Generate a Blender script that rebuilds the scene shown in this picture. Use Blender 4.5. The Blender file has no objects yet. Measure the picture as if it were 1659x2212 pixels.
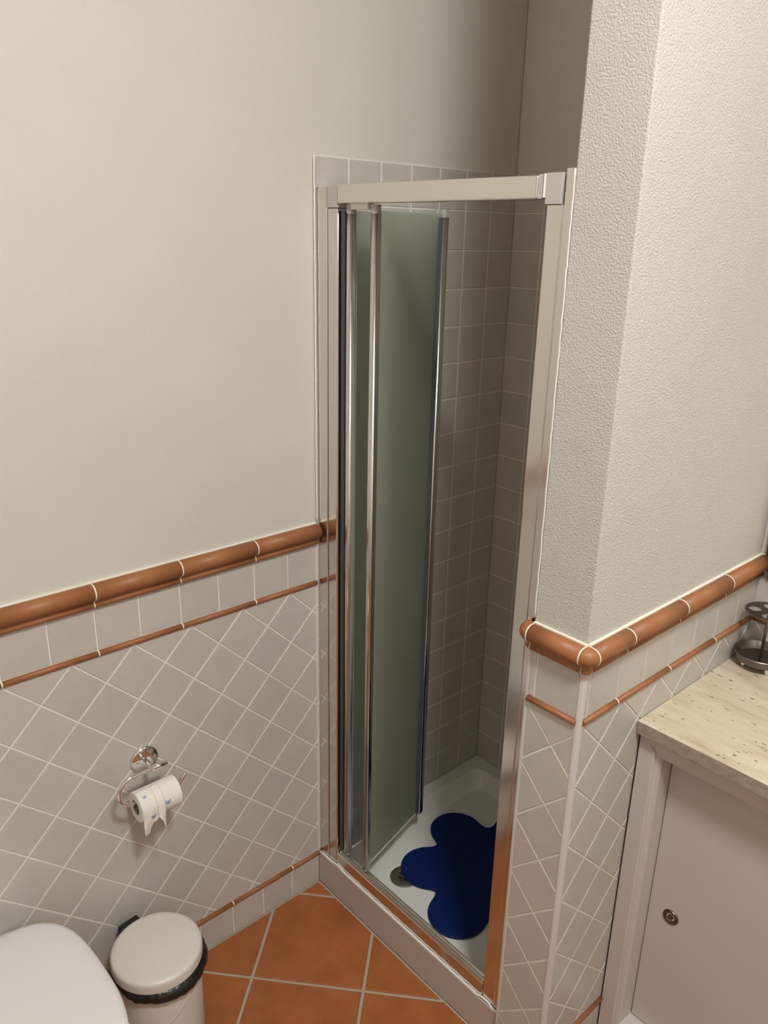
import bpy, bmesh, math, random
from mathutils import Matrix, Vector, noise
random.seed(7)
SC = bpy.context.scene
COL = SC.collection
PI = math.pi

# ------------------------------------------------------------------ camera, light, exposure
cam_d = bpy.data.cameras.new('camera')
cam = bpy.data.objects.new('camera', cam_d); COL.objects.link(cam)
cam_d.sensor_fit = 'HORIZONTAL'; cam_d.sensor_width = 36.0
cam_d.lens = 1719.7 * 36.0 / 1659.0
cam_d.clip_start = 0.02
_r = Vector((0.66465799, 0.7468768, 0.02011992)); _u = Vector((-0.25881329, 0.20489351, 0.94394615)); _f = Vector((-0.70088903, 0.63260865, -0.32948575))
cam.matrix_world = Matrix(((_r.x, _u.x, -_f.x, 1.53978), (_r.y, _u.y, -_f.y, -1.85874), (_r.z, _u.z, -_f.z, 1.85919), (0, 0, 0, 1)))
SC.camera = cam

LAMP = Vector((1.80, -1.42, 3.30)); LAMP_R = 0.18; GLOBE_W = 36.0; LAMP_COL = (0.97, 0.985, 1.0)
ld = bpy.data.lights.new('ceiling_lamp_light', 'AREA'); ld.shape = 'DISK'; ld.size = 0.34      # disc added under the closed globe lamp for direct downward light
ld.energy = 40.0; ld.color = LAMP_COL
lo = bpy.data.objects.new('ceiling_lamp_light', ld); COL.objects.link(lo); lo.location = LAMP - Vector((0, 0, LAMP_R + 0.012))
wd = bpy.data.worlds.new('world'); SC.world = wd; wd.use_nodes = True
wd.node_tree.nodes['Background'].inputs[0].default_value = (1.0, 0.93, 0.82, 1)
wd.node_tree.nodes['Background'].inputs[1].default_value = 0.05
vs = SC.view_settings
vs.view_transform = 'Standard'; vs.look = 'None'; vs.gamma = 1.0; vs.use_curve_mapping = False
vs.exposure = 0.0

# ------------------------------------------------------------------ materials
def mat(name, col, rough=0.5, metal=0.0, **k):
    m = bpy.data.materials.new(name); m.use_nodes = True
    b = m.node_tree.nodes['Principled BSDF']
    b.inputs['Base Color'].default_value = (*col, 1); b.inputs['Roughness'].default_value = rough; b.inputs['Metallic'].default_value = metal
    for kk, v in k.items():
        b.inputs[kk.replace('_', ' ')].default_value = v
    return m
def N(m, t, **k):
    n = m.node_tree.nodes.new(t)
    for kk, v in k.items(): setattr(n, kk, v)
    return n
def L(m, a, b): m.node_tree.links.new(a, b)
def coords(m, kind='Object', scale=(1, 1, 1), rnd=False):
    tc = N(m, 'ShaderNodeTexCoord'); mp = N(m, 'ShaderNodeMapping'); mp.inputs['Scale'].default_value = scale
    L(m, tc.outputs[kind], mp.inputs['Vector'])
    if rnd:
        oi = N(m, 'ShaderNodeObjectInfo'); mu = N(m, 'ShaderNodeMath', operation='MULTIPLY'); mu.inputs[1].default_value = 37.0
        L(m, oi.outputs['Random'], mu.inputs[0])
        cb = N(m, 'ShaderNodeCombineXYZ')
        for i in range(3): L(m, mu.outputs[0], cb.inputs[i])
        L(m, cb.outputs[0], mp.inputs['Location'])
    return mp.outputs[0]
def noise_tex(m, vec, scale, detail=2.0, rough=0.5):
    n = N(m, 'ShaderNodeTexNoise'); n.inputs['Scale'].default_value = scale; n.inputs['Detail'].default_value = detail; n.inputs['Roughness'].default_value = rough
    L(m, vec, n.inputs['Vector']); return n.outputs['Fac']
def ramp(m, fac, stops):
    r = N(m, 'ShaderNodeValToRGB'); e = r.color_ramp.elements
    while len(e) < len(stops): e.new(0.5)
    for i, (p, c) in enumerate(stops):
        e[i].position = p; e[i].color = (*c, 1) if len(c) == 3 else c
    L(m, fac, r.inputs[0]); return r.outputs[0]
def bump(m, h, strength, dist, prev=None):
    b = N(m, 'ShaderNodeBump'); b.inputs['Strength'].default_value = strength; b.inputs['Distance'].default_value = dist
    L(m, h, b.inputs['Height'])
    if prev: L(m, prev, b.inputs['Normal'])
    return b.outputs[0]
def P(m): return m.node_tree.nodes['Principled BSDF']

def plaster(name, col, amp, sc, fine=0.3):
    m = mat(name, col, 0.75)
    v = coords(m)
    h1 = noise_tex(m, v, sc, 3.0, 0.6); h2 = noise_tex(m, v, 9.0, 2.0)
    n = bump(m, h1, 0.55, amp); n = bump(m, h2, 0.25, 0.002, n)
    L(m, n, P(m).inputs['Normal'])
    c = ramp(m, noise_tex(m, v, 3.0, 3.0), [(0.3, tuple(x * 0.97 for x in col)), (0.7, tuple(min(1, x * 1.02) for x in col))])
    L(m, c, P(m).inputs['Base Color'])
    return m
def tile_mat(name, cols, rough, b=0.0012):
    m = mat(name, cols[0], rough); m.node_tree.nodes['Principled BSDF'].inputs['Specular IOR Level'].default_value = 0.4
    v = coords(m, rnd=True)
    oi = N(m, 'ShaderNodeObjectInfo')
    base = ramp(m, oi.outputs['Random'], [(0.0, cols[0]), (0.35, cols[1]), (0.7, cols[2]), (1.0, cols[0])])
    var = ramp(m, noise_tex(m, v, 16.0, 3.0), [(0.25, (0.93, 0.93, 0.92)), (0.75, (1.0, 1.0, 1.0))])
    mx = N(m, 'ShaderNodeMix', data_type='RGBA', blend_type='MULTIPLY'); mx.inputs['Factor'].default_value = 1.0
    L(m, base, mx.inputs['A']); L(m, var, mx.inputs['B']); L(m, mx.outputs['Result'], P(m).inputs['Base Color'])
    vv = coords(m, scale=(1, 1.6, 1), rnd=True)
    n = bump(m, noise_tex(m, vv, 28.0, 2.0, 0.55), 0.35, b); n = bump(m, noise_tex(m, v, 160.0, 2.0), 0.10, 0.0006, n)
    L(m, n, P(m).inputs['Normal'])
    return m
def terracotta(name, a, b_, rough, sc=14.0, specks=False):
    m = mat(name, a, rough)
    v = coords(m, rnd=True)
    c = ramp(m, noise_tex(m, v, sc, 5.0, 0.6), [(0.28, a), (0.72, b_)])
    if specks:
        vo = N(m, 'ShaderNodeTexVoronoi'); vo.inputs['Scale'].default_value = 38.0; L(m, v, vo.inputs['Vector'])
        s = ramp(m, vo.outputs['Distance'], [(0.0, (1, 1, 1)), (0.055, (1, 1, 1)), (0.075, (0, 0, 0))])
        rr = N(m, 'ShaderNodeMath', operation='GREATER_THAN'); rr.inputs[1].default_value = 0.86
        L(m, vo.outputs['Color'], rr.inputs[0])
        mm = N(m, 'ShaderNodeMath', operation='MULTIPLY'); L(m, s, mm.inputs[0]); L(m, rr.outputs[0], mm.inputs[1])
        mx = N(m, 'ShaderNodeMix', data_type='RGBA'); L(m, mm.outputs[0], mx.inputs['Factor']); L(m, c, mx.inputs['A']); mx.inputs['B'].default_value = (0.55, 0.38, 0.26, 1)
        c = mx.outputs['Result']
    L(m, c, P(m).inputs['Base Color'])
    L(m, bump(m, noise_tex(m, v, 90.0, 4.0, 0.6), 0.25, 0.0012), P(m).inputs['Normal'])
    return m

M = {}
M['plaster'] = plaster('plaster_smooth', (0.615, 0.585, 0.515), 0.0012, 160.0)
M['plaster_rough'] = plaster('plaster_orange_peel', (0.585, 0.558, 0.505), 0.0050, 260.0)
M['ceiling'] = mat('ceiling_paint', (0.80, 0.77, 0.70), 0.8)
M['tile'] = tile_mat('glazed_grey_tile', [(0.545, 0.505, 0.460), (0.562, 0.530, 0.475), (0.525, 0.498, 0.456)], 0.32)
M['grout'] = mat('white_grout', (0.80, 0.755, 0.68), 0.85)
M['grout_bright'] = mat('bright_grout', (0.82, 0.75, 0.64), 0.8)
M['floor_tile'] = terracotta('terracotta_floor', (0.275, 0.080, 0.020), (0.39, 0.130, 0.034), 0.45, 9.0, True)
M['floor_grout'] = mat('floor_grout', (0.42, 0.35, 0.26), 0.9)
M['dado'] = terracotta('terracotta_trim', (0.285, 0.103, 0.034), (0.35, 0.138, 0.049), 0.5, 20.0)
M['bead'] = mat('white_corner_bead', (0.62, 0.58, 0.55), 0.45)
M['silicone'] = mat('silicone', (0.78, 0.74, 0.68), 0.4)
M['alu'] = mat('polished_aluminium', (0.74, 0.72, 0.68), 0.16, 1.0)
M['alu_top'] = mat('satin_aluminium', (0.78, 0.76, 0.70), 0.30, 1.0)
M['stile'] = mat('satin_chrome', (0.66, 0.65, 0.63), 0.2, 1.0)
M['chrome'] = mat('chrome', (0.80, 0.79, 0.78), 0.06, 1.0)
M['plastic_grey'] = mat('grey_plastic', (0.42, 0.40, 0.39), 0.45)
M['plastic_light'] = mat('light_grey_plastic', (0.50, 0.475, 0.44), 0.5)
M['gasket'] = mat('blue_grey_gasket', (0.10, 0.11, 0.12), 0.35)
M['rubber'] = mat('dark_seal', (0.06, 0.055, 0.05), 0.6)
M['tray'] = mat('white_acrylic', (0.74, 0.73, 0.69), 0.22)
M['apron'] = mat('shower_apron', (0.53, 0.47, 0.43), 0.30)
M['mat_blue'] = mat('blue_rubber', (0.0012, 0.0125, 0.095), 0.6, 0.0, Specular_IOR_Level=0.25)
M['steel_dark'] = mat('dull_steel', (0.42, 0.39, 0.34), 0.42, 1.0)
M['black'] = mat('black_hole', (0.01, 0.01, 0.01), 0.7)
M['white_plastic'] = mat('white_seat_plastic', (0.72, 0.70, 0.70), 0.28)
M['ceramic'] = mat('white_ceramic', (0.76, 0.74, 0.71), 0.12)
M['bin_white'] = mat('bin_enamel', (0.68, 0.64, 0.58), 0.35)
M['bag'] = mat('black_bin_liner', (0.012, 0.011, 0.010), 0.28)
L(M['bag'], bump(M['bag'], noise_tex(M['bag'], coords(M['bag'], scale=(1, 1, 0.35)), 70.0, 2.0), 0.7, 0.004), P(M['bag']).inputs['Normal'])
M['paper'] = mat('tissue_paper', (0.80, 0.76, 0.69), 0.95)
L(M['paper'], bump(M['paper'], noise_tex(M['paper'], coords(M['paper']), 350.0, 2.0), 0.4, 0.001), P(M['paper']).inputs['Normal'])
M['card'] = mat('cardboard_core', (0.28, 0.22, 0.18), 0.9)
M['ink'] = mat('blue_print', (0.10, 0.22, 0.50), 0.9)
M['lacquer'] = mat('white_lacquer', (0.565, 0.515, 0.475), 0.38)
M['bronze'] = mat('aged_bronze', (0.20, 0.135, 0.085), 0.35, 1.0)
M['pewter'] = mat('dark_pewter', (0.20, 0.18, 0.165), 0.42, 1.0)
M['mirror'] = mat('mirror_glass', (0.85, 0.86, 0.85), 0.02, 1.0)
M['frame_dark'] = mat('dark_frame', (0.03, 0.024, 0.02), 0.3)
g = mat('frosted_glass', (0.94, 0.965, 0.94), 0.32); P(g).inputs['Transmission Weight'].default_value = 1.0; P(g).inputs['IOR'].default_value = 1.45
tr_ = N(g, 'ShaderNodeBsdfTranslucent'); tr_.inputs['Color'].default_value = (0.80, 0.84, 0.76, 1)
mxs = N(g, 'ShaderNodeMixShader'); mxs.inputs[0].default_value = 0.42
L(g, P(g).outputs[0], mxs.inputs[1]); L(g, tr_.outputs[0], mxs.inputs[2]); L(g, mxs.outputs[0], g.node_tree.nodes['Material Output'].inputs['Surface'])
M['frost'] = g
m = mat('lamp_diffuser', (0.9, 0.88, 0.82), 0.5); P(m).inputs['Emission Color'].default_value = (*LAMP_COL, 1); P(m).inputs['Emission Strength'].default_value = GLOBE_W / (4 * PI * PI * LAMP_R ** 2)
M['diffuser'] = m
# travertine
m = mat('travertine', (0.68, 0.58, 0.44), 0.30)
v = coords(m, scale=(1.0, 4.0, 3.0)); v2 = coords(m, scale=(1.0, 2.8, 2.0))
for mp in [n for n in m.node_tree.nodes if n.type == 'MAPPING']: mp.inputs['Rotation'].default_value = (0, 0, 0.2)
c = ramp(m, noise_tex(m, v, 7.0, 6.0, 0.62), [(0.28, (0.46, 0.35, 0.24)), (0.45, (0.59, 0.49, 0.36)), (0.75, (0.68, 0.60, 0.465))])
pit = ramp(m, noise_tex(m, v2, 42.0, 2.0, 0.5), [(0.0, (1, 1, 1)), (0.292, (1, 1, 1)), (0.335, (0, 0, 0))])
mx = N(m, 'ShaderNodeMix', data_type='RGBA'); L(m, pit, mx.inputs['Factor']); L(m, c, mx.inputs['A']); mx.inputs['B'].default_value = (0.20, 0.14, 0.08, 1)
L(m, mx.outputs['Result'], P(m).inputs['Base Color'])
inv = N(m, 'ShaderNodeMath', operation='SUBTRACT'); inv.inputs[0].default_value = 1.0; L(m, pit, inv.inputs[1])
L(m, bump(m, inv.outputs[0], 0.8, 0.002), P(m).inputs['Normal'])
M['travertine'] = m

m = mat('raw_stone_edge', (0.33, 0.26, 0.20), 0.7)
v = coords(m, scale=(1, 1, 2))
L(m, ramp(m, noise_tex(m, v, 45.0, 4.0, 0.6), [(0.3, (0.27, 0.205, 0.16)), (0.7, (0.40, 0.33, 0.26))]), P(m).inputs['Base Color'])
L(m, bump(m, noise_tex(m, v, 120.0, 3.0), 0.4, 0.001), P(m).inputs['Normal'])
M['stone_edge'] = m

# ------------------------------------------------------------------ mesh helpers
def mk_mesh(name, verts, faces, material, smooth=None):
    me = bpy.data.meshes.new(name); me.from_pydata([tuple(v) for v in verts], [], faces); me.materials.append(material)
    if smooth is True: me.polygons.foreach_set('use_smooth', [True] * len(me.polygons))
    elif smooth: me.polygons.foreach_set('use_smooth', smooth)
    me.update(); return me
def link(name, data, parent=None, mtx=None):
    o = bpy.data.objects.new(name, data); COL.objects.link(o)
    if parent: o.parent = parent
    if mtx is not None: o.matrix_local = mtx
    return o
def obj(name, verts, faces, material, parent=None, mtx=None, smooth=None):
    return link(name, mk_mesh(name, verts, faces, material, smooth), parent, mtx)
def from_bm(name, bm, material, parent=None, mtx=None, smooth=False):
    me = bpy.data.meshes.new(name); bm.to_mesh(me); bm.free(); me.materials.append(material)
    if smooth: me.polygons.foreach_set('use_smooth', [True] * len(me.polygons))
    return link(name, me, parent, mtx)
def add_box(bm, a, b, bev=0.0, seg=2):
    r = bmesh.ops.create_cube(bm, size=1.0)
    for vv in r['verts']:
        vv.co = Vector([(a[i] + b[i]) / 2 + vv.co[i] * (b[i] - a[i]) for i in range(3)])
    if bev > 0:
        es = list({e for vv in r['verts'] for e in vv.link_edges})
        bmesh.ops.bevel(bm, geom=es, offset=bev, segments=seg, profile=0.5, affect='EDGES')
def box(name, a, b, material, parent=None, bev=0.0, seg=2):
    bm = bmesh.new(); add_box(bm, a, b, bev, seg); return from_bm(name, bm, material, parent)
def lathe_data(profile, seg=48, cap=True):
    vs_, fs = [], []
    n = len(profile)
    for i in range(seg):
        a = 2 * PI * i / seg
        for r, z in profile: vs_.append((r * math.cos(a), r * math.sin(a), z))
    for i in range(seg):
        j = (i + 1) % seg
        for k in range(n - 1): fs.append((i * n + k, j * n + k, j * n + k + 1, i * n + k + 1))
    if cap:
        if profile[0][0] > 1e-6: fs.append(tuple(i * n for i in reversed(range(seg))))
        if profile[-1][0] > 1e-6: fs.append(tuple(i * n + n - 1 for i in range(seg)))
    return vs_, fs
def lathe(name, profile, material, parent=None, mtx=None, seg=48, cap=True):
    v_, f_ = lathe_data(profile, seg, cap)
    o = obj(name, v_, f_, material, parent, mtx)
    me = o.data; sm = [len(p.vertices) == 4 for p in me.polygons]; me.polygons.foreach_set('use_smooth', sm)
    bm = bmesh.new(); bm.from_mesh(me); bmesh.ops.remove_doubles(bm, verts=bm.verts, dist=1e-6); bmesh.ops.recalc_face_normals(bm, faces=bm.faces)
    for e in bm.edges:
        if len(e.link_faces) == 2 and e.calc_face_angle(0) > 0.7: e.smooth = False
    bm.to_mesh(me); bm.free()
    return o
def tube_data(pts, rad, seg=12):
    pts = [Vector(p) for p in pts]; vs_, fs = [], []
    t0 = (pts[1] - pts[0]).normalized(); nrm = t0.orthogonal().normalized(); prev = t0
    for i, p in enumerate(pts):
        t = (pts[min(i + 1, len(pts) - 1)] - pts[max(i - 1, 0)]).normalized()
        nrm = prev.rotation_difference(t) @ nrm; prev = t; b = t.cross(nrm)
        for k in range(seg):
            a = 2 * PI * k / seg; vs_.append(p + rad * (math.cos(a) * nrm + math.sin(a) * b))
    for i in range(len(pts) - 1):
        for k in range(seg):
            l = (k + 1) % seg; fs.append((i * seg + k, i * seg + l, (i + 1) * seg + l, (i + 1) * seg + k))
    sm = [True] * len(fs)
    fs.append(tuple(reversed(range(seg)))); fs.append(tuple((len(pts) - 1) * seg + k for k in range(seg))); sm += [False, False]
    return vs_, fs, sm
def tube(name, pts, rad, material, parent=None, seg=12):
    v_, f_, s_ = tube_data(pts, rad, seg); return obj(name, v_, f_, material, parent, None, s_)
def smooth_path(ctrl, n=8):
    ctrl = [Vector(c) for c in ctrl]; out = []
    for i in range(len(ctrl) - 1):
        p0 = ctrl[max(i - 1, 0)]; p1 = ctrl[i]; p2 = ctrl[i + 1]; p3 = ctrl[min(i + 2, len(ctrl) - 1)]
        for k in range(n):
            t = k / n
            out.append(0.5 * ((2 * p1) + (p2 - p0) * t + (2 * p0 - 5 * p1 + 4 * p2 - p3) * t * t + (3 * p1 - p0 - 3 * p2 + p3) * t ** 3))
    out.append(ctrl[-1]); return out
def prism_data(poly, z0, z1, ch=0.0):
    n = len(poly); vs_, fs = [], []
    top = inset(poly, ch) if ch else poly
    if top is None or len(top) != n: top = poly; ch = 0
    rings = [(poly, z0), (poly, z1 - ch), (top, z1)] if ch else [(poly, z0), (poly, z1)]
    for pl, z in rings: vs_ += [(x, y, z) for x, y in pl]
    for r in range(len(rings) - 1):
        for i in range(n):
            j = (i + 1) % n; fs.append((r * n + i, r * n + j, (r + 1) * n + j, (r + 1) * n + i))
    fs.append(tuple(reversed(range(n)))); fs.append(tuple((len(rings) - 1) * n + i for i in range(n)))
    return vs_, fs
def area2(p): return sum(p[i][0] * p[(i + 1) % len(p)][1] - p[(i + 1) % len(p)][0] * p[i][1] for i in range(len(p)))
def clip_half(p, a, b, c):      # keep a*x+b*y<=c
    out = []
    for i in range(len(p)):
        P0, P1 = p[i], p[(i + 1) % len(p)]; d0 = a * P0[0] + b * P0[1] - c; d1 = a * P1[0] + b * P1[1] - c
        if d0 <= 0: out.append(P0)
        if (d0 < 0 < d1) or (d1 < 0 < d0):
            t = d0 / (d0 - d1); out.append((P0[0] + t * (P1[0] - P0[0]), P0[1] + t * (P1[1] - P0[1])))
    return out
def clip_rect(p, u0, u1, v0, v1):
    for a, b, c in ((1, 0, u1), (-1, 0, -u0), (0, 1, v1), (0, -1, -v0)):
        p = clip_half(p, a, b, c)
        if len(p) < 3: return None
    q = []
    for pt in p:
        if not q or math.hypot(pt[0] - q[-1][0], pt[1] - q[-1][1]) > 1e-5: q.append(pt)
    if len(q) > 2 and math.hypot(q[0][0] - q[-1][0], q[0][1] - q[-1][1]) < 1e-5: q.pop()
    return q if len(q) > 2 and area2(q) > 2e-5 else None
def inset(p, d):
    """convex outline shrunk by d, same number of corners (mitred)"""
    n = len(p); ln = []
    for i in range(n):
        x0, y0 = p[i]; x1, y1 = p[(i + 1) % n]; l = math.hypot(x1 - x0, y1 - y0)
        nx, ny = (y1 - y0) / l, -(x1 - x0) / l; ln.append((nx, ny, nx * x0 + ny * y0 - d))
    out = []
    for i in range(n):
        a, b = ln[i - 1], ln[i]; det = a[0] * b[1] - b[0] * a[1]
        if abs(det) < 1e-6: return None
        out.append(((a[2] * b[1] - b[2] * a[1]) / det, (a[0] * b[2] - b[0] * a[2]) / det))
    for i in range(n):                       # an edge that turned round means the outline is too small
        e0 = (p[(i + 1) % n][0] - p[i][0], p[(i + 1) % n][1] - p[i][1]); e1 = (out[(i + 1) % n][0] - out[i][0], out[(i + 1) % n][1] - out[i][1])
        if e0[0] * e1[0] + e0[1] * e1[1] <= 0: return drop_edge(p, i, d)
    return out
def drop_edge(p, i, d):
    """leave out the short edge i by meeting its neighbours"""
    n = len(p)
    if n <= 3: return None
    q = [p[k] for k in range(n) if k != i and k != (i + 1) % n]
    (ax, ay), (bx, by) = p[i - 1], p[i]; (cx, cy), (ex, ey) = p[(i + 1) % n], p[(i + 2) % n]
    d1 = (bx - ax, by - ay); d2 = (cx - ex, cy - ey); det = d1[0] * d2[1] - d1[1] * d2[0]
    if abs(det) < 1e-9: return None
    t = ((ex - ax) * d2[1] - (ey - ay) * d2[0]) / det
    k = [k for k in range(n) if k != i and k != (i + 1) % n].index((i - 1) % n)
    q.insert(k + 1, (ax + t * d1[0], ay + t * d1[1]))
    return inset(q, d)

# ------------------------------------------------------------------ object tagging
def tag(o, label=None, cat=None, group=None, kind=None):
    if label: o['label'] = label
    if cat: o['category'] = cat
    if group: o['group'] = group
    if kind: o['kind'] = kind
    return o
def thing(name, loc, label, cat, group=None):
    o = bpy.data.objects.new(name, None); COL.objects.link(o); o.location = loc; o.empty_display_size = 0.05
    return tag(o, label, cat, group)

# ------------------------------------------------------------------ frames on walls
def frame(origin, u, v):
    u, v = Vector(u), Vector(v); n = u.cross(v); o = Vector(origin)
    return Matrix(((u.x, v.x, n.x, o.x), (u.y, v.y, n.y, o.y), (u.z, v.z, n.z, o.z), (0, 0, 0, 1)))
F_LEFT = frame((0, 0, 0), (0, 1, 0), (0, 0, 1))
F_BACK = frame((0, 0, 0), (1, 0, 0), (0, 0, 1))
YP, XP, XI = -0.712, 0.834, 0.703          # tile faces of the partition: end, outer side, shower side
F_PF = frame((0, YP, 0), (1, 0, 0), (0, 0, 1))
F_PR = frame((XP, 0, 0), (0, 1, 0), (0, 0, 1))
F_PI = frame((XI, 0, 0), (0, -1, 0), (0, 0, 1))
F_FLOOR = frame((0, 0, 0), (1, 0, 0), (0, 1, 0))
SQ = {}
def square_mesh(w, h, material, th, ch):
    k = (round(w, 4), round(h, 4), material.name)
    if k not in SQ:
        v_, f_ = prism_data([(-w / 2, -h / 2), (w / 2, -h / 2), (w / 2, h / 2), (-w / 2, h / 2)], -th, 0.0, ch)
        SQ[k] = mk_mesh('tile', v_, f_, material)
    return SQ[k]
def tile(parent, F, poly, material, joint=0.003, th=0.004, ch=0.0013, wob=0.0004, name='tile', acc=None, tilt=0.0022, square=None):
    """one tile with its outline in wall coordinates; square=(angle, size) marks an uncut one that shares its mesh"""
    p = inset(poly, joint / 2)
    if p is None: return
    cx = sum(q[0] for q in p) / len(p); cy = sum(q[1] for q in p) / len(p)
    R = Matrix.Rotation(random.uniform(-tilt, tilt), 4, 'X') @ Matrix.Rotation(random.uniform(-tilt, tilt), 4, 'Y')
    T = F @ Matrix.Translation((cx, cy, random.uniform(-wob, 0.0)))
    if acc is not None:
        v_, f_ = prism_data([(x - cx, y - cy) for x, y in p], -th, 0.0, ch)
        b = len(acc[0]); acc[0].extend(T @ R @ Vector(q) for q in v_); acc[1].extend(tuple(i + b for i in fc) for fc in f_); return
    if square:
        me = square_mesh(square[1] - joint, square[1] - joint, material, th, ch)
        link(name, me, parent, T @ R @ Matrix.Rotation(square[0], 4, 'Z'))
    else:
        v_, f_ = prism_data([(x - cx, y - cy) for x, y in p], -th, 0.0, ch)
        obj(name, v_, f_, material, parent, T @ R)
def grid_tiles(parent, F, u0, u1, v0, v1, size, ou, ov, ang, material, far=None, **k):
    """square tiles of a grid through (ou, ov) turned by ang, cut to the rectangle; those for which far(u, v) holds are joined"""
    acc = ([], []); c, s = math.cos(ang), math.sin(ang); n = int(4.2 / size)
    for i in range(-n, n):
        for j in range(-n, n):
            sq = []
            for a, b in ((i, j), (i + 1, j), (i + 1, j + 1), (i, j + 1)):
                sq.append((ou + size * (a * c - b * s), ov + size * (a * s + b * c)))
            mu = sum(q[0] for q in sq) / 4; mv = sum(q[1] for q in sq) / 4
            if not (u0 - size < mu < u1 + size and v0 - size < mv < v1 + size): continue
            p = clip_rect(sq, u0, u1, v0, v1)
            if not p: continue
            whole = abs(area2(p) - 2 * size * size) < 1e-7
            tile(parent, F, p, material, acc=acc if far and far(mu, mv) else None, square=(ang, size) if whole else None, **k)
    if acc[0]:
        tag(obj('tile_field', acc[0], acc[1], material, parent), kind='stuff')
def slab(parent, F, u0, u1, v0, v1, name='grout', d0=-0.0042, d1=-0.0017, material=None):
    v_, f_ = prism_data([(u0, v0), (u1, v0), (u1, v1), (u0, v1)], d0, d1); return obj(name, v_, f_, material or M['grout'], parent, F)
def arc(cx, cy, r, a0, a1, n): return [(cx + r * math.cos(math.radians(a0 + (a1 - a0) * i / n)), cy + r * math.sin(math.radians(a0 + (a1 - a0) * i / n))) for i in range(n + 1)]
# profiles as (out of the wall, up); the big one: lip, groove, fat round
Z_RAIL = 1.100
PRO_RAIL = [(-0.004, 0.0)] + arc(0.0045, 0.0070, 0.0068, -90, 40, 6) + [(0.0085, 0.0155), (0.0085, 0.0195)] + arc(0.0075, 0.0370, 0.0180, -72, 90, 14) + [(-0.004, 0.055)]
PRO_PENCIL = [(-0.004, 0.0005)] + arc(0.0005, 0.0065, 0.0062, -90, 90, 8) + [(-0.004, 0.0127)]
def sweep(parent, F, pro, z, u0, u1, name, material, grow=0.0):
    L_ = u1 - u0; key = (name, round(L_, 4), id(pro))
    if key not in SQ:
        n = len(pro); vs_, fs = [], []
        if grow:
            cx = sum(p[0] for p in pro) / n; cy = sum(p[1] for p in pro) / n
            pts = [(p[0] + grow * (p[0] - cx) / max(1e-6, math.hypot(p[0] - cx, p[1] - cy)), p[1] + grow * (p[1] - cy) / max(1e-6, math.hypot(p[0] - cx, p[1] - cy))) for p in pro]
        else: pts = pro
        for uu in (0, L_): vs_ += [(uu, b, a) for a, b in pts]
        for k in range(n):
            l = (k + 1) % n; fs.append((k, l, n + l, n + k))
        sm = [True] * n; sm[-1] = False
        fs.append(tuple(range(n))[::-1]); fs.append(tuple(n + k for k in range(n))); sm += [False, False]
        me = mk_mesh(name, vs_, fs, material, sm)
        bm = bmesh.new(); bm.from_mesh(me); bmesh.ops.recalc_face_normals(bm, faces=bm.faces); bm.to_mesh(me); bm.free(); SQ[key] = me
    return link(name, SQ[key], parent, F @ Matrix.Translation((u0, z, 0)))
def run(parent, F, pro, z, cuts, name, gap=0.003):
    for i in range(len(cuts) - 1):
        a = cuts[i] + (gap / 2 if i else 0); b = cuts[i + 1] - (gap / 2 if i < len(cuts) - 2 else 0)
        sweep(parent, F, pro, z, a, b, name, M['dado'])
        if i: sweep(parent, F, pro, z, cuts[i] - gap / 2 - 0.0002, cuts[i] + gap / 2 + 0.0002, name + '_joint', M['grout_bright'], 0.0003)
def corner_turn(parent, pro, corner, d1, d2, z, name, joint=0.003):
    """profile turned a quarter about a vertical edge, bright joints at both ends"""
    vs_, fs = [], []; n = len(pro); seg = 14; d1, d2 = Vector(d1), Vector(d2)
    pr = [(max(a, 0.0), b) for a, b in pro]
    for i in range(seg + 1):
        t = PI / 2 * i / seg; d = math.cos(t) * d1 + math.sin(t) * d2
        for a, b in pr: vs_.append(Vector(corner) + a * d + Vector((0, 0, z + b)))
    for i in range(seg):
        for k in range(n - 1): fs.append((i * n + k, (i + 1) * n + k, (i + 1) * n + k + 1, i * n + k + 1))
    o = obj(name, vs_, fs, M['dado'], parent, None, True)
    bm = bmesh.new(); bm.from_mesh(o.data); bmesh.ops.remove_doubles(bm, verts=bm.verts, dist=1e-6); bmesh.ops.recalc_face_normals(bm, faces=bm.faces); bm.to_mesh(o.data); bm.free()

# ================================================================== THE ROOM
RX1, RY0, RH = 2.8, -2.9, 3.60
fl = tag(box('floor', (-0.12, RY0 - 0.12, -0.10), (RX1 + 0.12, 0.12, -0.004), M['floor_grout']), kind='structure')
ang = math.radians(41.5)
for (a, b, c, d) in ((0.0, RX1, RY0, -0.704), (0.834, RX1, -0.704, -0.41)):
    grid_tiles(fl, F_FLOOR, a, b, c, d, 0.2965, 0.152, -1.04, ang, M['floor_tile'], far=lambda u, v: u > 1.5 or v < -1.95, joint=0.0085, th=0.004, ch=0.0016, wob=0.0006, tilt=0.0008)
tag(box('ceiling', (-0.12, RY0 - 0.12, RH), (RX1 + 0.12, 0.12, RH + 0.1), M['ceiling']), kind='structure')
wl = tag(box('wall_left', (-0.12, RY0, 0), (-0.004, 0.0, RH), M['plaster']), kind='structure')
wb = tag(box('wall_back', (-0.12, 0.004, 0), (RX1 + 0.12, 0.12, RH), M['plaster']), kind='structure')
tag(box('wall_right', (RX1, RY0, 0), (RX1 + 0.12, 0.004, RH), M['plaster']), kind='structure')
tag(box('wall_front', (-0.12, RY0 - 0.12, 0), (RX1 + 0.12, RY0, RH), M['plaster']), kind='structure')
wp = tag(box('wall_partition', (0.7075, -0.708, 0), (0.830, 0.004, RH), M['plaster_rough'], None, 0.003), kind='structure')

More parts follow.
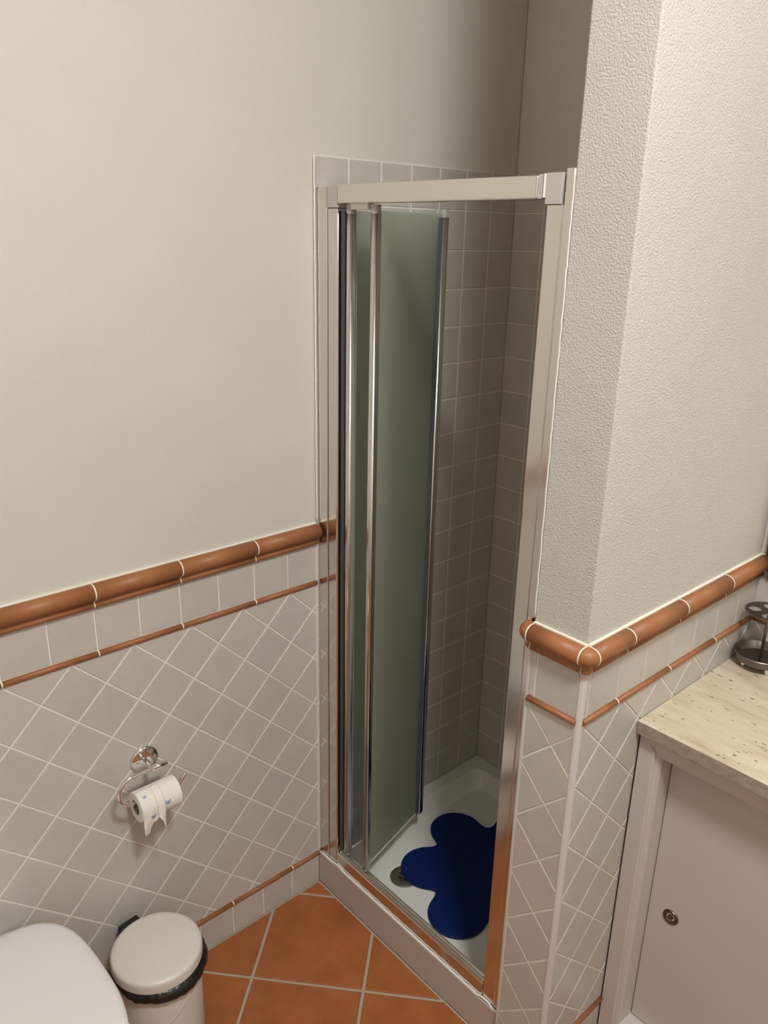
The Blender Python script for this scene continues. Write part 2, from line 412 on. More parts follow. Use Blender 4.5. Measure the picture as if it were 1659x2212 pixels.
TOP = 2.0217
ZS, ZR0, ZR1 = 0.9835, 0.9968, 1.0992      # pencil strip, border row
ZB0, ZB1 = 0.0995, 0.1122
Y_END = -1.96
def shower_face(parent, F, u0, u1, ou, far=None):
    slab(parent, F, u0, u1, 0.118, TOP)
    grid_tiles(parent, F, u0, u1, 0.1217, TOP, 0.1, ou, TOP - 2.0, 0.0, M['tile'], far=far, joint=0.0032)
def row(parent, F, u0, u1, ou, v0, v1, far=None):
    slab(parent, F, u0, u1, v0 - 0.001, v1 + 0.001); acc = ([], [])
    k0 = int(math.floor((u0 - ou) / 0.1)) - 1
    for k in range(k0, k0 + 40):
        a, b = max(u0, ou + k * 0.1), min(u1, ou + k * 0.1 + 0.1)
        if b - a < 0.008: continue
        tile(parent, F, [(a, v0), (b, v0), (b, v1), (a, v1)], M['tile'], joint=0.0028, acc=acc if far and far((a + b) / 2, v0) else None)
    if acc[0]: tag(obj('tile_field', acc[0], acc[1], M['tile'], parent), kind='stuff')
def diag(parent, F, u0, u1, v0, v1, ou, ov, far=None):
    slab(parent, F, u0, u1, v0 - 0.001, v1 + 0.001)
    grid_tiles(parent, F, u0, u1, v0, v1, 0.1, ou, ov, PI / 4, M['tile'], far=far, joint=0.0032)

# ---- left wall: shower tiles, tiled dado
shower_face(wl, F_LEFT, -0.7, 0.0, 0.0)
farL = lambda u, v: u < -1.68
row(wl, F_LEFT, Y_END, -0.7025, -1.393, ZR0, ZR1, farL)
diag(wl, F_LEFT, Y_END, -0.7025, ZB1, ZS, -1.3531, 0.983, farL)
row(wl, F_LEFT, Y_END, -0.7025, -1.0007, 0.0, ZB0, farL)
cutsL = [-1.9, -1.693, -1.493, -1.293, -1.093, -0.893, -0.703]
run(wl, F_LEFT, PRO_RAIL, Z_RAIL, cutsL, 'dado_rail')
run(wl, F_LEFT, PRO_PENCIL, ZS, cutsL, 'pencil_trim')
run(wl, F_LEFT, PRO_PENCIL, ZB0 - 0.0002, [-1.9, -1.6, -1.4, -1.2, -1.0007, -0.8007, -0.703], 'pencil_trim')
slab(wl, F_LEFT, -1.9, -0.703, 1.1535, 1.1572, 'caulk_line', -0.005, 0.0015, M['grout_bright'])
tube('sealant_line', [(0.0008 + 0.0008 * random.random(), -0.7005 - 0.0012 * random.random(), 1.16 + 0.86 * i / 60) for i in range(61)], 0.0022, M['silicone'], wl, 8)
# ---- back wall: shower niche, then behind the worktop
shower_face(wb, F_BACK, 0.0, 0.703, 0.0, lambda u, v: u > 0.3)
row(wb, F_BACK, 0.834, 2.8, 0.834, ZR0, ZR1, lambda u, v: u > 1.04)
diag(wb, F_BACK, 0.834, 2.8, 0.89, ZS, 0.845, 0.983, lambda u, v: u > 1.04)
run(wb, F_BACK, PRO_RAIL, Z_RAIL, [0.858, 0.98, 1.18, 1.38, 1.58, 2.8], 'dado_rail')
run(wb, F_BACK, PRO_PENCIL, ZS, [0.841, 0.98, 1.18, 1.38, 1.58, 2.8], 'pencil_trim')
slab(wb, F_BACK, 0.834, 2.8, 1.1535, 1.1572, 'caulk_line', -0.005, 0.0015, M['grout_bright'])
# ---- partition
far_none = lambda u, v: True
shower_face(wp, F_PI, 0.0, 0.703, 0.0, far_none)
row(wp, F_PF, 0.7085, 0.8255, 0.7245, ZR0, ZR1)
diag(wp, F_PF, 0.7085, 0.8255, 0.0, ZS, 0.776, 0.9125)
row(wp, F_PR, -0.7035, 0.0, -0.5892, ZR0, ZR1)
diag(wp, F_PR, -0.7035, -0.472, ZB1, ZS, -0.5615, 0.983)
diag(wp, F_PR, -0.472, 0.0, 0.89, ZS, -0.5615, 0.983)
row(wp, F_PR, -0.7035, -0.472, -0.56, 0.0, ZB0)
CR = (XP - 0.004, YP + 0.004, 0.0)
sweep(wp, F_PF, PRO_RAIL, Z_RAIL, 0.7115, CR[0] - 0.0015, 'dado_rail', M['dado'])
run(wp, F_PR, PRO_RAIL, Z_RAIL, [CR[1] + 0.0015, -0.5892, -0.3892, -0.1892, 0.002], 'dado_rail')
PC = [(a + 0.004 if a >= 0 else a, b) for a, b in PRO_RAIL]
corner_turn(wp, PC, CR, (0, -1, 0), (1, 0, 0), Z_RAIL, 'dado_rail')
corner_turn(wp, PC, (0.7095, CR[1], 0), (-1, 0, 0), (0, -1, 0), Z_RAIL, 'dado_rail')
for F, u in ((F_PF, CR[0] - 0.0015), (F_PR, CR[1] - 0.0015), (F_PF, 0.7085)):
    sweep(wp, F, PRO_RAIL, Z_RAIL, u, u + 0.003, 'dado_rail_corner_joint', M['grout_bright'], 0.0005)
sweep(wp, F_PF, PRO_PENCIL, ZS, 0.7095, 0.8255, 'pencil_trim', M['dado'])
run(wp, F_PR, PRO_PENCIL, ZS, [-0.7035, -0.5892, -0.3892, -0.1892, -0.007], 'pencil_trim')
sweep(wp, F_PR, PRO_PENCIL, ZB0 - 0.0002, -0.7035, -0.474, 'pencil_trim', M['dado'])
slab(wp, F_PF, 0.7085, 0.830, 1.1535, 1.158, 'caulk_line', -0.005, 0.0015, M['grout_bright'])
slab(wp, F_PR, -0.708, 0.0, 1.1535, 1.158, 'caulk_line', -0.005, 0.0015, M['grout_bright'])
tube('sealant_line', [(0.7065 + 0.0012 * random.random(), -0.7085 - 0.0012 * random.random(), 1.165 + 0.80 * i / 60) for i in range(61)], 0.0016, M['silicone'], wp, 8)
# white bead along the tiled corner, white strip along the shower edge
pts = [(0.0, 0.0)] + arc(-0.0085 + 0.0085, 0.0, 0.0105, -90, 0, 8)
bm_v, bm_f = prism_data([(CR[0] - 0.006 + a, CR[1] + 0.006 + b) for a, b in pts], 0.0, 1.1)
o = obj('corner_bead', bm_v, bm_f, M['bead'], wp)
box('edge_bead', (0.7025, -0.7128, 0.0), (0.7085, -0.700, 1.098), M['bead'], wp, 0.001)

# ================================================================== SHOWER TRAY
st = thing('shower_tray', (0.355, -0.35, 0.0), 'white low shower tray with pale apron inside the tiled niche', 'shower tray')
inv_st = Matrix.Translation(-st.location)
def rrect(x0, x1, y0, y1, r, n=6):
    out = []
    for cx, cy, a in ((x1 - r, y0 + r, -90), (x1 - r, y1 - r, 0), (x0 + r, y1 - r, 90), (x0 + r, y0 + r, 180)): out += arc(cx, cy, r, a, a + 90, n)
    return out
rings = [(0.002, 0.06, 0.002, 0.001), (0.002, 0.121, 0.002, 0.001), (0.046, 0.121, 0.030, 0.008), (0.050, 0.118, 0.034, 0.010), (0.068, 0.072, 0.050, 0.022), (0.076, 0.067, 0.055, 0.030)]
vs_, fs = [], []; n = 28
for i_, z, r, fr in rings: vs_ += [(x, y, z) for x, y in rrect(0.0 + i_, 0.703 - i_, -0.672 + fr, 0.0 - i_, r)]
for k in range(len(rings) - 1):
    for i in range(n):
        j = (i + 1) % n; fs.append((k * n + i, k * n + j, (k + 1) * n + j, (k + 1) * n + i))
sm = [k >= 2 for k in range(len(rings) - 1) for i in range(n)]
fs.append(tuple((len(rings) - 1) * n + i for i in range(n))); sm.append(False)
obj('basin', vs_, fs, M['tray'], st, inv_st, sm)
o = box('apron', (0.001, -0.7025, 0.0), (0.7025, -0.6725, 0.1085), M['apron'], st, 0.0015); o.matrix_local = inv_st
v_, f_, s_ = tube_data([(0.004 + 0.005 * (i == 0), -0.699, 0.1085) for i in range(1)] + [(0.004 + 0.698 * i / 60, -0.6985 + 0.0006 * math.sin(i * 1.7), 0.1088 + (0.004 if i in (6, 7, 8) else 0.0055 if i in (55, 56, 57) else 0.0)) for i in range(1, 61)], 0.0028, 8)
obj('silicone_bead', v_, f_, M['silicone'], st, inv_st, s_)
dr = lathe('drain', [(0.0, 0.0008), (0.017, 0.0008), (0.018, 0.003), (0.030, 0.0045), (0.040, 0.003), (0.042, 0.0)], M['steel_dark'], st, inv_st @ Matrix.Translation((0.209, -0.547, 0.0672)), 40, False)
lathe('drain_hole', [(0.0, 0.0012), (0.0165, 0.0012), (0.0165, 0.0009)], M['black'], dr, None, 24, False)
for k in range(2):
    o = box('drain_cross', (-0.017, -0.002, 0.001), (0.017, 0.002, 0.0025), M['steel_dark'], dr, 0.0005); o.rotation_euler.z = 0.5 + k * PI / 2

# ---- blue mat
lobes = [(170, 0.195), (226, 0.200), (280, 0.207), (343, 0.2), (46, 0.2), (107, 0.2)]; MC = (0.374, -0.327)
cs = [(d * math.cos(math.radians(a)), d * math.sin(math.radians(a)), 0.083) for a, d in lobes]
def sdf(x, y):
    d = math.hypot(x, y) - 0.172
    for cx, cy, r in cs:
        e = math.hypot(x - cx, y - cy) - r; h = max(0.042 - abs(d - e), 0) / 0.042; d = min(d, e) - h * h * 0.042 * 0.25
    return d
outline = []
for i in range(180):
    a = 2 * PI * i / 180; r = 0.36
    for _ in range(60): r -= 0.8 * sdf(r * math.cos(a), r * math.sin(a))
    outline.append((r * math.cos(a), r * math.sin(a)))
vs_, fs = [], []
for s, z in ((1, 0), (1, 0.003), (0.992, 0.0042)): vs_ += [(x * s, y * s, z) for x, y in outline]
for k in range(2):
    for i in range(180): fs.append((k * 180 + i, k * 180 + (i + 1) % 180, (k + 1) * 180 + (i + 1) % 180, (k + 1) * 180 + i))
fs.append(tuple(360 + i for i in range(180))); fs.append(tuple(reversed(range(180))))
o = obj('bath_mat', vs_, fs, M['mat_blue']); o.location = (MC[0], MC[1], 0.0672 + 0.0046)
tag(o, 'dark blue rubber mat with rounded lobes lying in the shower tray', 'shower mat')

# ================================================================== SHOWER ENCLOSURE
en = thing('shower_enclosure', (0.0, -0.69, 0.108), 'polished aluminium shower frame with frosted folding glass door pushed open to left', 'shower enclosure')
def eb(name, a, b, material, bev=0.002, parent=None, seg=2):
    bm = bmesh.new(); add_box(bm, a, b, bev, seg)
    o = from_bm(name, bm, material, parent or en); o.matrix_local = Matrix.Translation((0, 0.69, -0.108)) if (parent or en) == en else Matrix.Identity(4)
    return o
YF, YBK = -0.695, -0.662
w1 = eb('wall_profile', (0.0005, YF - 0.001, 0.110), (0.0395, YBK, 1.956), M['alu'], 0.0025)
eb('side_profile', (0.0405, YF, 0.110), (0.0765, YBK + 0.004, 1.912), M['alu'], 0.004, None, 3)
eb('rail_bracket', (0.0405, YF - 0.001, 1.912), (0.0775, YBK, 1.956), M['plastic_light'], 0.0012)
eb('top_rail', (0.0785, YF - 0.003, 1.9205), (0.624, YBK, 1.959), M['alu_top'], 0.004, None, 3)
eb('rail_end_cap', (0.624, YF - 0.002, 1.921), (0.634, YBK, 1.9595), M['plastic_light'], 0.001)
eb('rail_end_clip', (0.636, YF - 0.0035, 1.9225), (0.6395, YBK, 1.9605), M['silicone'], 0.0012)
eb('rail_bracket', (0.640, YF - 0.0005, 1.912), (0.674, YBK, 1.9615), M['plastic_light'], 0.0012)
eb('side_profile', (0.6445, YF, 0.110), (0.6802, YBK + 0.004, 1.912), M['alu'], 0.003, None, 3)
eb('wall_profile', (0.6803, YF - 0.0005, 0.110), (0.7025, YBK, 1.968), M['alu'], 0.0015, None, 2)
br = eb('bottom_rail', (0.078, YF - 0.001, 0.1095), (0.644, -0.6725, 0.151), M['alu'], 0.002)
for k, (yy, zz) in enumerate(((YF + 0.0003, 0.1575), (YF + 0.0095, 0.1555), (YF + 0.0185, 0.1565))):
    o = box('track_rib', (0.079, yy, 0.150), (0.644, yy + 0.0035, zz), M['alu_top'], br, 0.0006)
# door leaves: glass pane with a rounded stile at each end, folded back into the shower
def leaf(p0, p1, z0, z1, ends):
    p0, p1 = Vector((*p0, 0)), Vector((*p1, 0)); d = (p1 - p0); Ln = d.length; d.normalize(); nn = Vector((-d.y, d.x, 0))
    T = Matrix(((d.x, nn.x, 0, p0.x), (d.y, nn.y, 0, p0.y + 0.69), (0, 0, 1, -0.108), (0, 0, 0, 1)))
    bm = bmesh.new(); add_box(bm, (0.006, -0.002, z0 + 0.008), (Ln - 0.006, 0.002, z1 - 0.006)); pane = from_bm('door_leaf', bm, M['frost'], en, T)
    for u, kind in ((0.0, ends[0]), (Ln, ends[1])):
        w = 0.0125 if kind == 'thick' else 0.0115
        pro = [(x, y) for x, y in rrect(-w, w, -0.0095, 0.0095, 0.0085, 5)]
        v_, f_ = prism_data([(x + u, y) for x, y in pro], z0, z1 - 0.012)
        o = obj('stile', v_, f_, M['stile'], pane); o.data.polygons.foreach_set('use_smooth', [len(p.vertices) == 4 for p in o.data.polygons])
        s = 1 if u == 0 else -1
        box('glass_gasket', (u + s * (w - 0.001), -0.004, z0 + 0.004), (u + s * (w + (0.012 if kind == 'thick' else 0.003)), 0.004, z1 - 0.014), M['gasket'] if kind == 'thick' else M['alu'], pane, 0.0005)
        v_, f_ = prism_data([(x * 0.96 + u, y * 0.96) for x, y in pro], z1 - 0.012, z1 + 0.006)
        obj('stile_cap', v_, f_, M['plastic_grey'], pane)
        v_, f_ = prism_data([(x * 0.8 + u, y * 0.8) for x, y in pro], z0 - 0.006, z0)
        obj('stile_foot', v_, f_, M['plastic_grey'], pane)
    box('seal_strip', (0.012, -0.0025, z0 + 0.002), (Ln - 0.012, 0.0025, z0 + 0.0085), M['silicone'], pane, 0.0005)
    return pane
leaf((0.104, -0.677), (0.084, -0.386), 0.165, 1.912, ('thin', 'thick'))
leaf((0.186, -0.677), (0.1145, -0.398), 0.165, 1.912, ('thin', 'thick'))
eb('hinge_strip', (0.081, YF + 0.006, 0.165), (0.0915, YF + 0.026, 1.905), M['rubber'], 0.002)
eb('top_glide', (0.113, -0.688, 1.908), (0.170, -0.668, 1.922), M['silicone'], 0.002)

# ================================================================== PAPER HOLDER AND ROLL
ph = thing('toilet_paper_holder', (0.0, -1.214, 0.682), 'chrome toilet paper holder with bent rod screwed to left tiled wall', 'paper holder')
RX = Matrix.Rotation(PI / 2, 4, 'Y')
lathe('wall_rosette', [(0.034, 0.0), (0.034, 0.004), (0.0325, 0.0065), (0.030, 0.0075), (0.0, 0.0075)], M['chrome'], ph, RX, 48, False)
tube('post', [(0.006, 0.0, 0.0), (0.03, -0.003, 0.004), (0.058, -0.008, 0.0105)], 0.0052, M['chrome'], ph, 16)
zt = 0.6925 - 0.682; zb_ = 0.6200 - 0.682; Y0 = 1.214; xb = 0.060
path = [(xb, -1.188 + Y0, zt), (xb, -1.20 + Y0, zt), (xb, -1.225 + Y0, zt), (xb, -1.262 + Y0, zt - 0.001)] + \
       [(xb, -1.268 + Y0 + 0.036 * math.cos(math.radians(a)), (zt + zb_) / 2 + 0.036 * math.sin(math.radians(a))) for a in (100, 120, 140, 160, 180, 200, 220, 240, 260)] + \
       [(xb, -1.255 + Y0, zb_), (xb, -1.22 + Y0, zb_), (xb, -1.185 + Y0, zb_), (xb, -1.165 + Y0, zb_ + 0.0005), (xb, -1.155 + Y0, zb_ + 0.005), (xb, -1.141 + Y0, zb_ + 0.021)]
tube('rod', smooth_path(path, 5), 0.0046, M['chrome'], ph, 14)
tube('rod_sleeve', [(xb, -1.186 + Y0, zt), (xb, -1.224 + Y0, zt)], 0.0060, M['chrome'], ph, 16)
RC = Vector((0.060, -1.219, 0.6085)); RR = 0.036; RL = 0.100
tr = thing('toilet_paper_roll', RC, 'half-used white toilet paper roll with torn sheet hanging on the chrome holder', 'toilet paper')
RY = Matrix.Rotation(-PI / 2, 4, 'X')
lathe('paper_winding', [(0.0175, -RL / 2), (RR - 0.001, -RL / 2), (RR, -RL / 2 + 0.001), (RR, RL / 2 - 0.001), (RR - 0.001, RL / 2), (0.0175, RL / 2)], M['paper'], tr, RY, 56, False)
lathe('cardboard_core', [(0.0166, -RL / 2 + 0.001), (0.0176, -RL / 2 + 0.0005), (0.0176, RL / 2 - 0.0005), (0.0166, RL / 2 - 0.001), (0.0166, -RL / 2 + 0.001)], M['card'], tr, RY, 40, False)
def sheet(name, cols, off, parent):
    """strips of paper: each column = (y, start angle on the roll, hanging length, sway x)"""
    rows_ = 34; vs_, fs = [], []
    for y, a0, ln, sw in cols:
        R_ = RR + off; arcl = math.radians(a0) * R_; tot = arcl + ln
        for k in range(rows_ + 1):
            s = tot * k / rows_
            if s < arcl: a = math.radians(a0) - s / R_; vs_.append((R_ * math.cos(a), y - RC.y, R_ * math.sin(a)))
            else:
                t = s - arcl; vs_.append((R_ + sw * (t / 0.06) ** 1.5 + 0.0022 * math.sin(y * 210 + t * 60) * min(1, t / 0.02), y - RC.y + sw * 0.5 * t / 0.06, -t))
    for c in range(len(cols) - 1):
        for k in range(rows_): a = c * (rows_ + 1) + k; fs.append((a, a + 1, a + rows_ + 2, a + rows_ + 1))
    o = obj(name, vs_, fs, M['paper'], parent, None, True); md = o.modifiers.new('thick', 'SOLIDIFY'); md.thickness = 0.0006; md.offset = 1.0
    return o
sheet('hanging_sheet', [(-1.268, 95, 0.0, 0.0), (-1.2675, 95, 0.030, -0.002), (-1.266, 95, 0.050, -0.004), (-1.262, 95, 0.064, -0.006), (-1.256, 95, 0.066, -0.006), (-1.2515, 95, 0.060, -0.005), (-1.250, 95, 0.046, -0.003), (-1.245, 95, 0.032, 0), (-1.238, 95, 0.031, 0), (-1.233, 95, 0.024, 0), (-1.228, 95, 0.022, 0)], 0.0008, tr)
sheet('torn_sheet', [(-1.233, 75, 0.022, 0.004), (-1.230, 88, 0.026, 0.006), (-1.226, 95, 0.036, 0.006), (-1.2225, 95, 0.052, 0.005), (-1.2195, 95, 0.060, 0.004), (-1.2175, 95, 0.045, 0.003), (-1.216, 90, 0.020, 0.002), (-1.214, 70, 0.004, 0.0)], 0.0026, tr)
def swirl(y, ang, sgn_r, s, hang=0.0):
    """small printed blue swirl: open ring around a dot"""
    bm = bmesh.new()
    def onroll(a, b):
        if hang: return Vector((sgn_r, y - RC.y + a, -hang + b))
        t = math.radians(ang) + b / sgn_r; return Vector((sgn_r * math.cos(t), y - RC.y + a, sgn_r * math.sin(t)))
    def band(r0, r1, a0, a1, n):
        prev = None
        for i in range(n + 1):
            t = math.radians(a0 + (a1 - a0) * i / n)
            cur = (bm.verts.new(onroll(r0 * s * math.cos(t), r0 * s * math.sin(t))), bm.verts.new(onroll(r1 * s * math.cos(t), r1 * s * math.sin(t))))
            if prev: bm.faces.new((prev[0], prev[1], cur[1], cur[0]))
            prev = cur
    band(0.78, 1.0, 140, 400, 20); band(0.0, 0.34, 0, 360, 12); band(0.5, 0.64, 170, 330, 12)
    from_bm('printed_mark', bm, M['ink'], tr)
swirl(-1.206, 10, RR + 0.0005, 0.0068)
swirl(-1.2445, 0, RR + 0.0022, 0.0058, 0.012)
swirl(-1.254, 62, RR + 0.0016, 0.0050)

# ================================================================== PEDAL BIN
BC = Vector((0.148, -1.288, 0.0)); BR = 0.104
bn = thing('pedal_bin', BC, 'small white round pedal bin with black liner beside the toilet', 'waste bin')
lathe('body', [(0.090, 0.0), (0.094, 0.004), (0.096, 0.02), (0.0985, 0.248), (0.0975, 0.252), (0.094, 0.252), (0.094, 0.03), (0.0, 0.03)], M['bin_white'], bn, None, 64, False)
lathe('lid', [(0.0, 0.2835), (0.090, 0.2832), (0.099, 0.2815), (0.1025, 0.2785), (0.104, 0.273), (0.104, 0.2545), (0.102, 0.2535), (0.100, 0.2545), (0.100, 0.270), (0.0, 0.272)], M['bin_white'], bn, None, 72, False)
vs_, fs = [], []; nb, nr = 120, 9
for i in range(nb):
    a = 2 * PI * i / nb
    out = 0.5 + 0.5 * math.cos(a - math.radians(28)); wv = noise.noise(Vector((math.cos(a) * 2.2, math.sin(a) * 2.2, 0))); w2 = noise.noise(Vector((math.cos(a) * 7, math.sin(a) * 7, 3)))
    for k in range(nr):
        t = k / (nr - 1)
        bul = math.sin(PI * min(1, t * 1.06)) ** 0.8; r = 0.0995 + bul * (0.003 + 0.013 * out + 0.003 * wv + 0.002 * w2) + 0.0008 * math.sin(a * 31 + t * 7)
        z = 0.2575 - t * (0.022 + 0.024 * out + 0.004 * wv + 0.002 * w2); vs_.append((r * math.cos(a), r * math.sin(a), z))
for i in range(nb):
    for k in range(nr - 1):
        j = (i + 1) % nb; fs.append((i * nr + k, i * nr + k + 1, j * nr + k + 1, j * nr + k))
o = obj('bin_liner', vs_, fs, M['bag'], bn, None, True); md = o.modifiers.new('thick', 'SOLIDIFY'); md.thickness = 0.0008
ha = math.radians(188)
bm = bmesh.new(); add_box(bm, (0.098, -0.026, 0.222), (0.128, 0.026, 0.268), 0.003); from_bm('hinge', bm, M['black'], bn, Matrix.Rotation(ha - 0.02, 4, 'Z'))
tube('wire_handle', [(0.1005 * math.cos(a), 0.1005 * math.sin(a), 0.232 - 0.10 * math.sin((a + PI / 2 + 0.55) / (PI - 0.5) * PI)) for a in [-PI / 2 - 0.55 + (PI - 0.5) * i / 30 for i in range(31)]], 0.0016, M['bin_white'], bn, 8)
bm = bmesh.new(); add_box(bm, (0.085, -0.022, 0.008), (0.135, 0.022, 0.016), 0.003); from_bm('pedal', bm, M['black'], bn)

# ================================================================== TOILET
tl = thing('toilet', (0.0, -1.632, 0.0), 'white toilet with closed lid standing against the left tiled wall', 'toilet')
def egg(L0, L1, hw, back=0.8, n=64, dy=0.0):
    """outline seen from above: squarish towards the wall, round in front"""
    out = []; c = L0 + (L1 - L0) * 0.50
    for i in range(n):
        a = 2 * PI * i / n; ca, sa = math.cos(a), math.sin(a)
        if ca >= 0: x = c + (L1 - c) * ca; y = hw * sa
        else:
            e = 2 / 3.6; x = c - (c - L0) * abs(ca) ** e; y = hw * math.copysign(abs(sa) ** e, sa)
        out.append((x, y + dy))
    return out
def loft(name, sections, material, parent, cap0=True, cap1=True):
    vs_, fs = [], []; n = len(sections[0][0])
    for pl, z in sections: vs_ += [(x, y, z) for x, y in pl]
    for k in range(len(sections) - 1):
        for i in range(n): j = (i + 1) % n; fs.append((k * n + i, k * n + j, (k + 1) * n + j, (k + 1) * n + i))
    sm = [True] * len(fs)
    if cap0: fs.append(tuple(reversed(range(n)))); sm.append(False)
    if cap1: fs.append(tuple((len(sections) - 1) * n + i for i in range(n))); sm.append(False)
    return obj(name, vs_, fs, material, parent, None, sm)
loft('lid', [(egg(0.040, 0.552, 0.184), 0.4130), (egg(0.037, 0.555, 0.187), 0.416), (egg(0.036, 0.556, 0.188), 0.4245), (egg(0.039, 0.553, 0.185), 0.4290), (egg(0.048, 0.544, 0.177), 0.4318), (egg(0.075, 0.517, 0.151), 0.4328)], M['white_plastic'], tl)
loft('seat', [(egg(0.050, 0.546, 0.180), 0.397), (egg(0.046, 0.550, 0.184), 0.400), (egg(0.046, 0.550, 0.184), 0.409), (egg(0.050, 0.546, 0.181), 0.412)], M['white_plastic'], tl)
loft('bowl', [(egg(0.002, 0.40, 0.11), 0.0), (egg(0.002, 0.405, 0.112), 0.05), (egg(0.002, 0.42, 0.118), 0.16), (egg(0.002, 0.48, 0.145), 0.27), (egg(0.002, 0.525, 0.168), 0.35), (egg(0.002, 0.54, 0.176), 0.385), (egg(0.002, 0.54, 0.176), 0.396)], M['ceramic'], tl)
for s in (-1, 1):
    tube('hinge', [(0.040, s * 0.075 - 0.02, 0.4075), (0.040, s * 0.075 + 0.02, 0.4075)], 0.008, M['chrome'], tl, 12)

# ================================================================== VANITY
VX1 = 2.02; YC = -0.474
wt = box('worktop', (0.8345, -0.492, 0.8745), (VX1, -0.0045, 0.905), M['travertine'], None, 0.0015)
wt.data.materials.append(M['stone_edge'])
for p_ in wt.data.polygons:
    if p_.normal.y < -0.9: p_.material_index = 1
tag(wt, 'cream pitted travertine worktop slab on the white washstand cabinet', 'worktop')
vc = thing('vanity_cabinet', (1.4, YC, 0.0), 'white lacquered washstand cabinet with recessed door under the stone worktop', 'cabinet')
iv = Matrix.Translation(-vc.location)
def vbox(name, a, b, material, bev=0.002, parent=None):
    o = box(name, a, b, material, parent or vc, bev); o.matrix_local = iv if parent is None else Matrix.Identity(4); return o
X0 = 0.8375; XS = 0.884; ZTOP = 0.8735; ZRL = 0.8215
# frame members with a bevelled inner edge (mitred like a picture frame)
def member(name, prof, path):
    """profile = (distance from outer edge towards the opening, y); path = four mitred corners handled by the scaling of two end points"""
    vs_, fs = [], []; n = len(prof)
    for end in path:
        for d, y in prof:
            x, z = end(d); vs_.append((x, y, z))
    for k in range(n): l = (k + 1) % n; fs.append((k, l, n + l, n + k))
    fs.append(tuple(reversed(range(n)))); fs.append(tuple(n + k for k in range(n)))
    o = obj(name, vs_, fs, M['lacquer'], vc, iv)
    bm = bmesh.new(); bm.from_mesh(o.data); bmesh.ops.recalc_face_normals(bm, faces=bm.faces); bm.to_mesh(o.data); bm.free(); return o
W = 0.050
prof = [(0.0, YC), (0.034, YC), (0.0365, YC + 0.003), (0.0365, YC + 0.007), (0.044, YC + 0.010), (0.0475, YC + 0.016), (W, YC + 0.060), (W, YC + 0.075), (0.0, YC + 0.075)]
profT = [(0.0, YC), (0.016, YC - 0.001), (0.020, YC + 0.001), (0.046, YC + 0.008), (W, YC + 0.016), (W, YC + 0.075), (0.0, YC + 0.075)]
ZB = 0.010; XM = 1.46
member('frame_stile', prof, [lambda d: (X0 + d, ZB + d), lambda d: (X0 + d, ZTOP - d)])
member('frame_stile', prof, [lambda d: (XM - d, ZB + d), lambda d: (XM - d, ZTOP - d)])
member('frame_rail', profT, [lambda d: (X0 + d, ZTOP - d), lambda d: (XM - d, ZTOP - d)])
member('frame_rail', prof, [lambda d: (X0 + d, ZB + d), lambda d: (XM - d, ZB + d)])
vbox('carcass_side', (X0, YC + 0.0755, 0.002), (X0 + 0.018, -0.006, ZTOP), M['lacquer'])
vbox('end_panel', (XM + 0.001, YC + 0.004, 0.002), (VX1 - 0.01, YC + 0.024, ZTOP), M['lacquer'])
dy = YC + 0.0565
dv = vbox('door', (X0 + W + 0.0015, dy, ZB + W + 0.002), (XM - W - 0.0015, dy + 0.018, ZTOP - W - 0.002), M['lacquer'], 0.002)
KX, KZ = 0.9435, 0.409
kb = lathe('finger_pull', [(0.0185, 0.0), (0.0185, 0.0015), (0.0172, 0.0032), (0.0135, 0.0036), (0.0112, 0.0022), (0.0095, -0.0005), (0.0, -0.0012)], M['bronze'], dv, Matrix.Translation((KX, dy, KZ)) @ Matrix.Rotation(PI / 2, 4, 'X'), 40, False)
lathe('pull_button', [(0.0062, 0.0006), (0.0058, 0.0030), (0.0035, 0.0044), (0.0, 0.0048)], M['bronze'], kb, None, 24, False)

# ---- toothbrush stand on the worktop
TC = Vector((0.8985, -0.0665, 0.9055))
ts = thing('toothbrush_stand', TC, 'dark pewter toothbrush stand with round dish on the travertine worktop', 'toothbrush stand')
lathe('dish', [(0.0, 0.0150), (0.036, 0.0150), (0.050, 0.0205), (0.0575, 0.0375), (0.0595, 0.0390), (0.0608, 0.0375), (0.0530, 0.0180), (0.037, 0.0120), (0.0, 0.0118)], M['pewter'], ts, None, 64, False)
for k in range(4):
    a = math.radians(228 + 90 * k); lathe('foot', [(0.0, 0.0), (0.0045, 0.001), (0.0062, 0.006), (0.0045, 0.0125), (0.0, 0.0145)], M['chrome'], ts, Matrix.Translation((0.038 * math.cos(a), 0.038 * math.sin(a), 0.0)), 16, False)
tube('pole', [(0, 0, 0.0151), (0, 0, 0.176)], 0.0034, M['pewter'], ts, 12)
lathe('finial', [(0.0, 0.176), (0.005, 0.178), (0.0065, 0.183), (0.005, 0.188), (0.0, 0.190)], M['pewter'], ts, None, 20, False)
cu = bpy.data.curves.new('plate', 'CURVE'); cu.dimensions = '2D'; cu.fill_mode = 'BOTH'; cu.extrude = 0.0012
def circ(cx, cy, r, n=32):
    s = cu.splines.new('POLY'); s.points.add(n - 1); s.use_cyclic_u = True
    for i in range(n): s.points[i].co = (cx + r * math.cos(2 * PI * i / n), cy + r * math.sin(2 * PI * i / n), 0, 1)
circ(0, 0, 0.0525, 64)
for k in range(4): a = math.radians(200 + 90 * k); circ(0.0305 * math.cos(a), 0.0305 * math.sin(a), 0.0145)
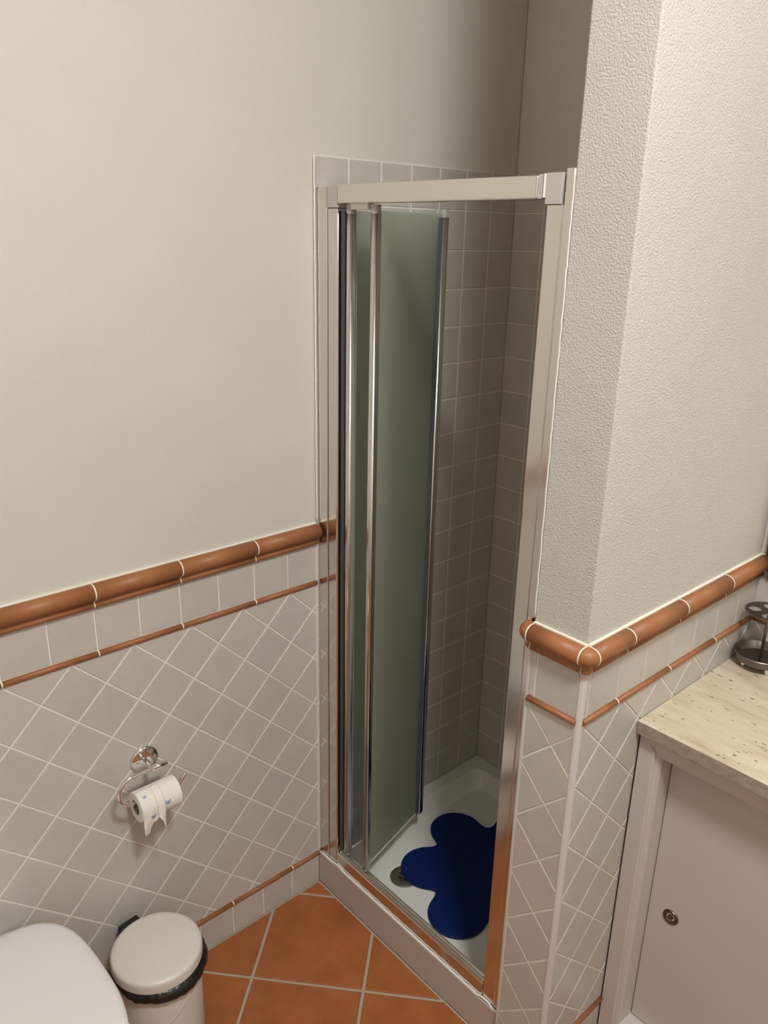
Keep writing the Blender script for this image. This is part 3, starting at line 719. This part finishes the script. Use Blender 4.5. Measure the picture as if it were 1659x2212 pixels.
tmp = bpy.data.objects.new('tmp', cu); COL.objects.link(tmp); bpy.context.view_layer.update()
me = bpy.data.meshes.new_from_object(tmp.evaluated_get(bpy.context.evaluated_depsgraph_get())); bpy.data.objects.remove(tmp)
me.materials.clear(); me.materials.append(M['pewter']); link('holed_plate', me, ts, Matrix.Translation((0, 0, 0.143)))

# ---- mirror above the ledge
mr = thing('wall_mirror', (1.3, -0.01, 1.16), 'dark-framed wall mirror just above the terracotta ledge at right edge', 'mirror')
im = Matrix.Translation(-mr.location)
MX0, MX1, MZ0, MZ1 = 0.8455, 1.72, 1.1590, 1.95
o = box('mirror_pane', (MX0 + 0.014, -0.006, MZ0 + 0.014), (MX1 - 0.014, 0.003, MZ1 - 0.014), M['mirror'], mr); o.matrix_local = im
for a, b in (((MX0, -0.014, MZ0), (MX0 + 0.0145, 0.003, MZ1)), ((MX1 - 0.0145, -0.014, MZ0), (MX1, 0.003, MZ1)), ((MX0 + 0.0145, -0.014, MZ0), (MX1 - 0.0145, 0.003, MZ0 + 0.0145)), ((MX0 + 0.0145, -0.014, MZ1 - 0.0145), (MX1 - 0.0145, 0.003, MZ1))):
    o = box('frame_bar', a, b, M['frame_dark'], mr, 0.003); o.matrix_local = im

# ---- ceiling lamp (unseen, inferred from shadows; globe glow added as soft fill)
cl = thing('ceiling_lamp', (LAMP.x, LAMP.y, LAMP.z), 'round white glass globe lamp under the bathroom ceiling', 'lamp')
lathe('globe', [(0.0, -LAMP_R)] + [(LAMP_R * math.cos(a), LAMP_R * math.sin(a)) for a in [-PI / 2 + PI * i / 24 for i in range(1, 24)]] + [(0.0, LAMP_R)], M['diffuser'], cl, None, 48, False)
lathe('canopy', [(0.0, RH - LAMP.z - 0.0005), (0.065, RH - LAMP.z - 0.0005), (0.06, RH - LAMP.z - 0.03), (0.012, RH - LAMP.z - 0.04), (0.012, LAMP_R + 0.02), (0.03, LAMP_R + 0.004), (0.0, LAMP_R + 0.003)], M['ceiling'], cl, None, 32, False)
